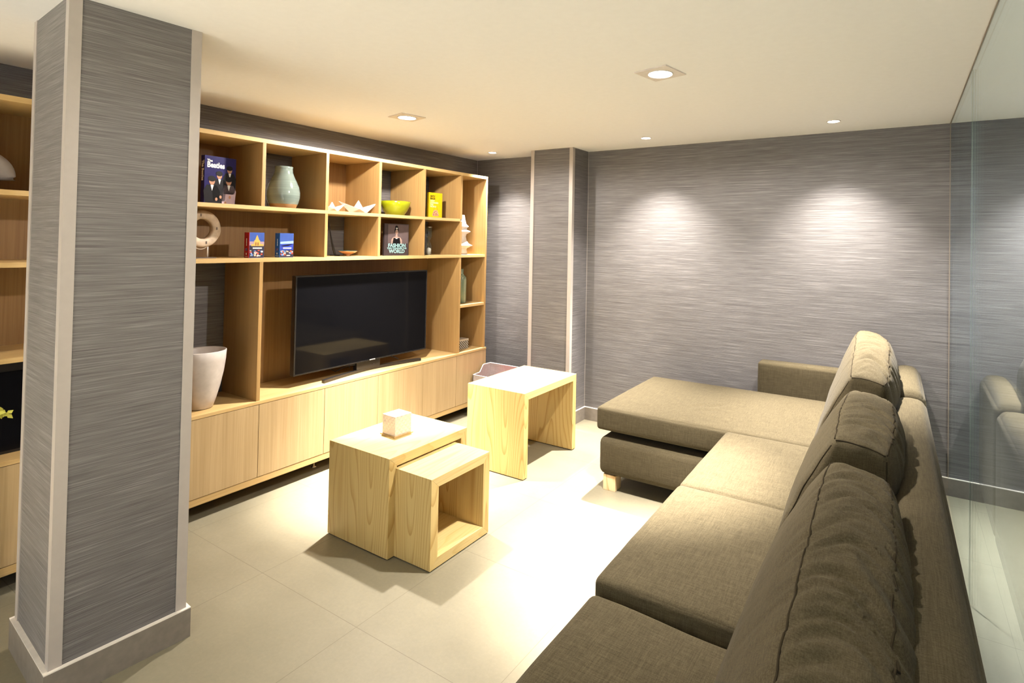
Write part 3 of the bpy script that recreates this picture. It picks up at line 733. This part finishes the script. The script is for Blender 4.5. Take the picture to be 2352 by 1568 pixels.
# travel guides
def guide(lab, loc, spine_c, rz, kind):
    t = book(lab, loc, 0.098, 0.163, 0.048, C('guide_cover_sky', (0.045, 0.085, 0.30), 0.3), rz, group=None, spine=spine_c)
    if kind == 0:
        sky2 = C('print_haze', (0.30, 0.22, 0.28)); cover_poly(t, 'haze_print', [(0.001, 0.080), (0.001, 0.105), (0.097, 0.105), (0.097, 0.080)], sky2, 0.0001)
        gold = C('print_gold', (0.55, 0.31, 0.08))
        cover_poly(t, 'building_print', [(0.012, 0.076), (0.012, 0.088), (0.030, 0.090), (0.030, 0.110), (0.038, 0.116), (0.042, 0.130), (0.050, 0.148), (0.057, 0.130), (0.062, 0.116), (0.070, 0.110), (0.070, 0.090), (0.094, 0.088), (0.094, 0.076)], gold, 0.0003)
        for cy in (0.042, 0.056): cover_poly(t, 'doorway_print', ell(cy, 0.090, 0.004, 0.012, 12), C('print_umber', (0.20,0.08,0.03)), 0.0005)
        cover_poly(t, 'crowd_print', [(0.001, 0.002), (0.001, 0.080), (0.097, 0.076), (0.097, 0.002)], C('print_night', (0.03,0.03,0.05)), 0.0002)
    else:
        cover_poly(t, 'sea_print', [(0.001, 0.050), (0.001, 0.090), (0.097, 0.094), (0.097, 0.050)], C('print_sea', (0.03,0.05,0.32)), 0.0002)
        cover_poly(t, 'horizon_print', [(0.001, 0.090), (0.001, 0.105), (0.097, 0.112), (0.097, 0.092)], C('print_paleblue', (0.25,0.38,0.58)), 0.0001)
        cover_poly(t, 'peninsula_print', [(0.004, 0.078), (0.050, 0.086), (0.097, 0.090), (0.060, 0.078), (0.020, 0.074)], blk, 0.0004)
        cover_poly(t, 'street_print', [(0.001, 0.002), (0.001, 0.045), (0.097, 0.050), (0.097, 0.002)], C('print_night', (0.03,0.03,0.05)), 0.0003)
    cols = [C('print_red', (0.65,0.08,0.04)), C('print_blue2', (0.12,0.25,0.6)), wht, C('print_tan', (0.5,0.4,0.3))]
    for ci, m in enumerate(cols):
        b = MB()
        for k in range(7):
            cy = 0.006+random.random()*0.086; cz = 0.012+random.random()*0.036; a_, c_ = 0.002+random.random()*0.005, 0.002+random.random()*0.004
            b.box(0.0006, 0.0009, cy-a_, min(0.096, cy+a_), cz-c_, cz+c_)
        b.build('photo_detail', m, t)
    b = MB(); x = 0.022
    for wd in (0.010, 0.006, 0.009, 0.012, 0.007, 0.010): b.box(0.0010, 0.0013, x, x+wd, 0.058, 0.067); x += wd+0.0012
    b.box(0.0010, 0.0013, 0.052, 0.074, 0.010, 0.016); b.build('title_marks', wht, t)
    b = MB(); zz = 0.078
    for wd in (0.008, 0.006, 0.010, 0.007, 0.009): b.box(-0.027, -0.021, -0.0036, -0.0030, zz, zz+wd); zz += wd+0.0015
    b.box(-0.040, -0.010, -0.0036, -0.0030, 0.008, 0.011); b.box(-0.029, -0.021, -0.0036, -0.0030, 0.020, 0.032)
    b.build('spine_marks', wht, t)
    b = MB(); b.box(-0.035, -0.014, -0.0036, -0.0031, 0.046, 0.062); b.build('spine_picture', C('print_dusk', (0.08,0.06,0.15)), t); return t
guide('thick paperback travel guide with red spine and a golden building', (-3.57, 1.920, S2), C('spine_red', (0.27, 0.006, 0.008), 0.35), R(4), 0)
guide('thick paperback travel guide with blue spine and a coastline', (-3.57, 2.120, S2), C('spine_blue', (0.008, 0.065, 0.24), 0.35), R(4), 1)
# driftwood-like dark sculpture and small two-tone dish
dk = thing('dark_sculpture', 'slim dark curved blade ornament standing beside the divider', 'ornament', (-3.72, 2.60, S2))
b = MB(); b.tube([(0, -0.012 + 0.055*(k/14)**1.6, 0.25*(1-k/14)) for k in range(15)][::-1], [0.009-0.006*k/14 for k in range(15)], 8); b.build('blade', M['black'], dk)
b = MB(); b.box(-0.03, 0.03, 0.015, 0.06, 0, 0.008, bev=0.002); b.build('foot', M['black'], dk)
ds = thing('dish', 'small footed dish, teal inside and copper outside, low in the cube', 'dish', (-3.63, 2.685, S2))
b = MB(); b.lathe([(0, 0), (0.020, 0), (0.021, 0.005), (0.014, 0.010), (0.030, 0.016), (0.055, 0.028), (0.072, 0.040)], n=44); b.build('bowl_shell', plain('copper_glaze', (0.50, 0.25, 0.12), 0.2, 0.6, 0.3), ds)
b = MB(); b.lathe([(0.0725, 0.0405), (0.055, 0.030), (0.030, 0.019), (0, 0.016)], n=44); b.build('inner_glaze', C('teal_glaze', (0.03, 0.12, 0.13), 0.15), ds)
# fashion book
fb = book('grey book titled Fashion That Changed The World with a woman in black', (-3.60, 3.003, S2), 0.232, 0.262, 0.022, C('cover_grey', (0.045, 0.034, 0.036), 0.4), R(-5))
cy = 0.112
cover_poly(fb, 'backdrop_print', [(0.03, 0.10), (0.03, 0.255), (0.225, 0.255), (0.225, 0.10)], C('print_greybrown', (0.095, 0.070, 0.072)), 0.0001)
skg = C('print_paleskin', (0.30, 0.21, 0.18))
cover_poly(fb, 'shoulders_print', [(cy-0.052, 0.085), (cy-0.050, 0.130), (cy-0.034, 0.150), (cy-0.010, 0.156), (cy-0.009, 0.172), (cy+0.009, 0.172), (cy+0.010, 0.156), (cy+0.036, 0.150), (cy+0.052, 0.130), (cy+0.055, 0.085)], skg, 0.0003)
cover_poly(fb, 'dress_print', [(cy-0.034, 0.060), (cy-0.036, 0.110), (cy-0.028, 0.147), (cy-0.012, 0.144), (cy+0.014, 0.144), (cy+0.030, 0.147), (cy+0.038, 0.110), (cy+0.036, 0.060)], blk, 0.0005)
cover_poly(fb, 'glove_print', [(cy-0.056, 0.060), (cy-0.056, 0.095), (cy-0.036, 0.100), (cy-0.036, 0.060)], blk, 0.0005)
cover_poly(fb, 'glove_print', [(cy+0.036, 0.060), (cy+0.036, 0.100), (cy+0.058, 0.095), (cy+0.058, 0.060)], blk, 0.0005)
cover_poly(fb, 'hair_print', ell(cy, 0.206, 0.021, 0.026), blk, 0.0004)
cover_poly(fb, 'hair_print', ell(cy-0.001, 0.234, 0.015, 0.014), blk, 0.0004)
cover_poly(fb, 'face_print', ell(cy+0.001, 0.194, 0.014, 0.021), skg, 0.0006)
cover_poly(fb, 'tiara_print', ell(cy+0.001, 0.224, 0.007, 0.006), wht, 0.0007)
cover_poly(fb, 'necklace_print', ell(cy, 0.141, 0.010, 0.003), wht, 0.0008)
for dx in (-0.006, 0.007): cover_poly(fb, 'eye_print', ell(cy+dx, 0.198, 0.003, 0.0018, 10), blk, 0.0008)
cover_poly(fb, 'lips_print', ell(cy+0.001, 0.183, 0.004, 0.0018, 10), C('print_lip', (0.15,0.03,0.03)), 0.0008)
ty = C('print_paleteal', (0.25, 0.42, 0.44))
text('title_lettering', 'FASHION', 0.041, ty, fb, (0.0009, 0.118, 0.082), FRONT, 0.0014)
text('title_lettering', 'THAT CHANGED THE', 0.0165, ty, fb, (0.0009, 0.118, 0.059), FRONT, 0.0007, sx=1.15)
text('title_lettering', 'WORLD', 0.041, ty, fb, (0.0009, 0.118, 0.034), FRONT, 0.0014)
# hourglass
hg = thing('hourglass', 'glass hourglass with white sand, square glass ends, next to divider', 'hourglass', (-3.64, 3.520, S2))
b = MB(); b.lathe([(0.026, 0.004), (0.028, 0.05), (0.028, 0.08), (0.020, 0.105), (0.005, 0.124), (0.020, 0.145), (0.028, 0.165), (0.028, 0.20), (0.026, 0.246), (0.024, 0.246), (0.026, 0.20), (0.026, 0.166), (0.018, 0.146), (0.0035, 0.124), (0.018, 0.104), (0.026, 0.08), (0.026, 0.05), (0.024, 0.004)], n=32); b.build('bulb', M['glass'], hg)
b = MB(); b.lathe([(0, 0.005), (0.0235, 0.005), (0.025, 0.05), (0.018, 0.060), (0, 0.066)], n=28); b.build('sand', C('sand', (0.60,0.48,0.36), 0.9), hg)
b = MB(); b.lathe([(0, 0), (0.030, 0), (0.030, 0.004), (0, 0.004)], n=28); b.lathe([(0, 0.246), (0.030, 0.246), (0.030, 0.250), (0, 0.250)], n=28); b.build('end_cap', M['chrome'], hg)
# white turned figure
wf = thing('white_finial', 'tall white ceramic turned spire with wavy flanges in narrow column', 'ornament', (-3.64, 3.955, S2))
b = MB(); b.lathe([(0, 0), (0.052, 0), (0.050, 0.020), (0.042, 0.045), (0.046, 0.060), (0.094, 0.082), (0.096, 0.088), (0.060, 0.105), (0.042, 0.135), (0.034, 0.170), (0.040, 0.195), (0.074, 0.215), (0.075, 0.222), (0.040, 0.240), (0.044, 0.252), (0.058, 0.264), (0.058, 0.270), (0.036, 0.290), (0.026, 0.330), (0.020, 0.370), (0.018, 0.378), (0, 0.380)], n=48)
b.build('body', M['white'], wf)
# patterned bottle
bt = thing('bottle_vase', 'narrow bottle vase with ribbed green and white dots, small neck', 'vase', (-3.62, 3.935, 1.048))
def dots(name, c0, c1, sc_):
    m, nt, b_ = newmat(name, 0.3, 0.5)
    mp = mapping(nt, (sc_, sc_, sc_)); v = N(nt, 'ShaderNodeTexVoronoi'); v.inputs['Scale'].default_value = 1.0; v.inputs['Randomness'].default_value = 0.0
    nt.links.new(mp.outputs[0], v.inputs['Vector'])
    nt.links.new(ramp(nt, v.outputs[0], [(0.30, c0), (0.36, c1)]).outputs[0], b_.inputs['Base Color']); return m
b = MB(); b.lathe([(0, 0), (0.040, 0), (0.046, 0.008), (0.047, 0.22), (0.043, 0.245), (0.022, 0.27), (0.016, 0.285), (0.018, 0.325), (0.015, 0.325), (0.013, 0.285), (0, 0.28)], n=36); b.build('body', dots('dotted_glaze', (0.62,0.62,0.50), (0.14,0.20,0.13), 85), bt)
# lattice box
lb = thing('trinket_box', 'small black and white lattice patterned trinket box on the countertop', 'box', (-3.64, 3.965, SC), R(-4))
def lattice():
    m, nt, b_ = newmat('lattice', 0.5, 0.4); mp = mapping(nt, (1,1,1)); sep = N(nt, 'ShaderNodeSeparateXYZ'); nt.links.new(mp.outputs[0], sep.inputs[0])
    s1 = N(nt, 'ShaderNodeMath', operation='ADD'); nt.links.new(sep.outputs[0], s1.inputs[0]); nt.links.new(sep.outputs[1], s1.inputs[1]); outs = []
    for sgn in ('ADD', 'SUBTRACT'):
        q = N(nt, 'ShaderNodeMath', operation=sgn); nt.links.new(s1.outputs[0], q.inputs[0]); nt.links.new(sep.outputs[2], q.inputs[1])
        k = N(nt, 'ShaderNodeMath', operation='MULTIPLY'); k.inputs[1].default_value = 130; nt.links.new(q.outputs[0], k.inputs[0])
        s_ = N(nt, 'ShaderNodeMath', operation='SINE'); nt.links.new(k.outputs[0], s_.inputs[0])
        a_ = N(nt, 'ShaderNodeMath', operation='ABSOLUTE'); nt.links.new(s_.outputs[0], a_.inputs[0]); outs.append(a_)
    mn = N(nt, 'ShaderNodeMath', operation='MINIMUM'); nt.links.new(outs[0].outputs[0], mn.inputs[0]); nt.links.new(outs[1].outputs[0], mn.inputs[1])
    nt.links.new(ramp(nt, mn.outputs[0], [(0.28, (0.75,0.70,0.60)), (0.36, (0.02,0.02,0.02))]).outputs[0], b_.inputs['Base Color']); return m
b = MB(); b.box(-0.045, 0.045, -0.055, 0.055, 0, 0.075, bev=0.002); b.build('body', lattice(), lb)
b = MB(); b.box(-0.047, 0.047, -0.057, 0.057, 0.075, 0.092, bev=0.003); b.build('lid', C('lid_cream', (0.55,0.48,0.38)), lb)
# white pot
wp = thing('planter', 'large white tapering pot on the countertop beside the pillar', 'pot', (-3.63, 1.690, SC), 0)
b = MB(); b.lathe([(0, 0), (0.056, 0), (0.064, 0.006), (0.080, 0.06), (0.098, 0.13), (0.114, 0.21), (0.124, 0.29), (0.127, 0.345), (0.124, 0.348), (0.119, 0.34), (0.110, 0.22), (0.09, 0.10), (0, 0.08)], n=56)
b.build('body', plain('milky_resin', (0.52, 0.475, 0.45), 0.35, 0.4, var=0.06), wp)
# storage box on floor, near the cabinet end
bx = thing('storage_box', 'grey fabric storage box with white rims on floor behind the side table', 'storage box', (-3.24, 4.06, 0))
hx_, hy_, tk = 0.215, 0.125, 0.006
gf = fabric('box_fabric', (0.30, 0.25, 0.24), (0.42, 0.37, 0.35))
b = MB()
b.box(-hx_, hx_, -hy_, -hy_+tk, 0, 0.385); b.box(-hx_, hx_, hy_-tk, hy_, 0, 0.455)
for sx_ in (-hx_, hx_-tk):
    b.prism([(sx_, -hy_, 0), (sx_, hy_, 0), (sx_, hy_, 0.455), (sx_, 0.02, 0.455), (sx_, -0.03, 0.39), (sx_, -hy_, 0.385)], (tk,0,0))
b.box(-hx_, hx_, -hy_, hy_, 0, 0.008); b.build('body', gf, bx)
b = MB()
b.tube([(-hx_+tk/2, -hy_+tk/2, 0.386), (-hx_+tk/2, -0.03, 0.391), (-hx_+tk/2, 0.02, 0.456), (-hx_+tk/2, hy_-tk/2, 0.456), (hx_-tk/2, hy_-tk/2, 0.456), (hx_-tk/2, 0.02, 0.456), (hx_-tk/2, -0.03, 0.391), (hx_-tk/2, -hy_+tk/2, 0.386), (-hx_+tk/2, -hy_+tk/2, 0.386)], 0.005, 6)
b.build('rim', M['matte_white'], bx)
rd = thing('red_cloth', 'crumpled red cloth bundle inside the grey storage box', 'cloth', (-3.18, 4.06, 0.008))
bm_ = softbox(0.13, 0.10, 0.19, 0.05, 0.03, (0.01,0.01,0.02), None, 0.02, 4); b = MB(); b._merge(bm_, 0, Matrix.Translation((0,0,0.19))); b.build('bundle', C('red_cloth_dye', (0.45, 0.05, 0.07), 0.9), rd)
# left of the pillar: grey arched ornament, second screen, flower sprig
ar = thing('arched_sculpture', 'pale grey rounded arch ornament on the shelf left of the pillar', 'ornament', (-3.66, 0.76, S1))
b = MB(); P_ = []; rr_ = []
for k in range(25):
    a = math.pi*k/24; P_.append((0, -0.02 - 0.085*math.cos(a), 0.005 + 0.080*math.sin(a)**0.8)); rr_.append(0.072 - 0.022*max(0, k-9)/15)
b.tube(P_, rr_, 16); b.build('body', plain('pale_grey_stone', (0.26, 0.225, 0.20), 0.6, var=0.08), ar)
ar.children[0].location = (0, -0.01, 0.046)
t2 = thing('television', 'second black screen on the countertop left of the pillar', 'television', (-3.60, 0.62, SC))
b = MB(); b.box(-0.04, -0.004, -0.29, 0.46, 0.0, 0.425, bev=0.004); b.build('housing', M['black'], t2)
b = MB(); b.box(-0.005, -0.001, -0.28, 0.45, 0.015, 0.385); b.build('screen', M['screen'], t2)
fl = thing('orchid_sprig', 'yellow green flower sprig in front of the second black screen', 'flowers', (-3.36, 0.72, SC))
b = MB(); b.lathe([(0, 0), (0.03, 0), (0.035, 0.02), (0.022, 0.09), (0.018, 0.11), (0.020, 0.12), (0.016, 0.12), (0, 0.06)], 0, -0.09, 0, 24); b.build('vase', M['white'], fl)
stem = [(0, -0.09 + 0.16*(k/16)**1.6 - 0.0, 0.06 + 0.20*math.sin(math.pi*0.62*k/16)) for k in range(17)]
b = MB(); b.tube(stem, 0.0025, 6); b.build('stem', C('stem_green', (0.22,0.26,0.06)), fl)
b = MB()
for k in range(9, 17):
    c = Vector(stem[k])
    for q in range(4):
        a = q*1.6 + k; d = Vector((0.5*math.cos(a), 0.9*math.cos(a+0.8), math.sin(a))).normalized()
        p1 = c + d*0.032; s_ = d.cross(Vector((1,0.2,0.3))).normalized()*0.009
        b.prism([c, c + d*0.016 + s_, p1, c + d*0.016 - s_], (0.0015,0,0))
b.build('petals', C('petal_yellowgreen', (0.55, 0.52, 0.08), 0.6), fl)
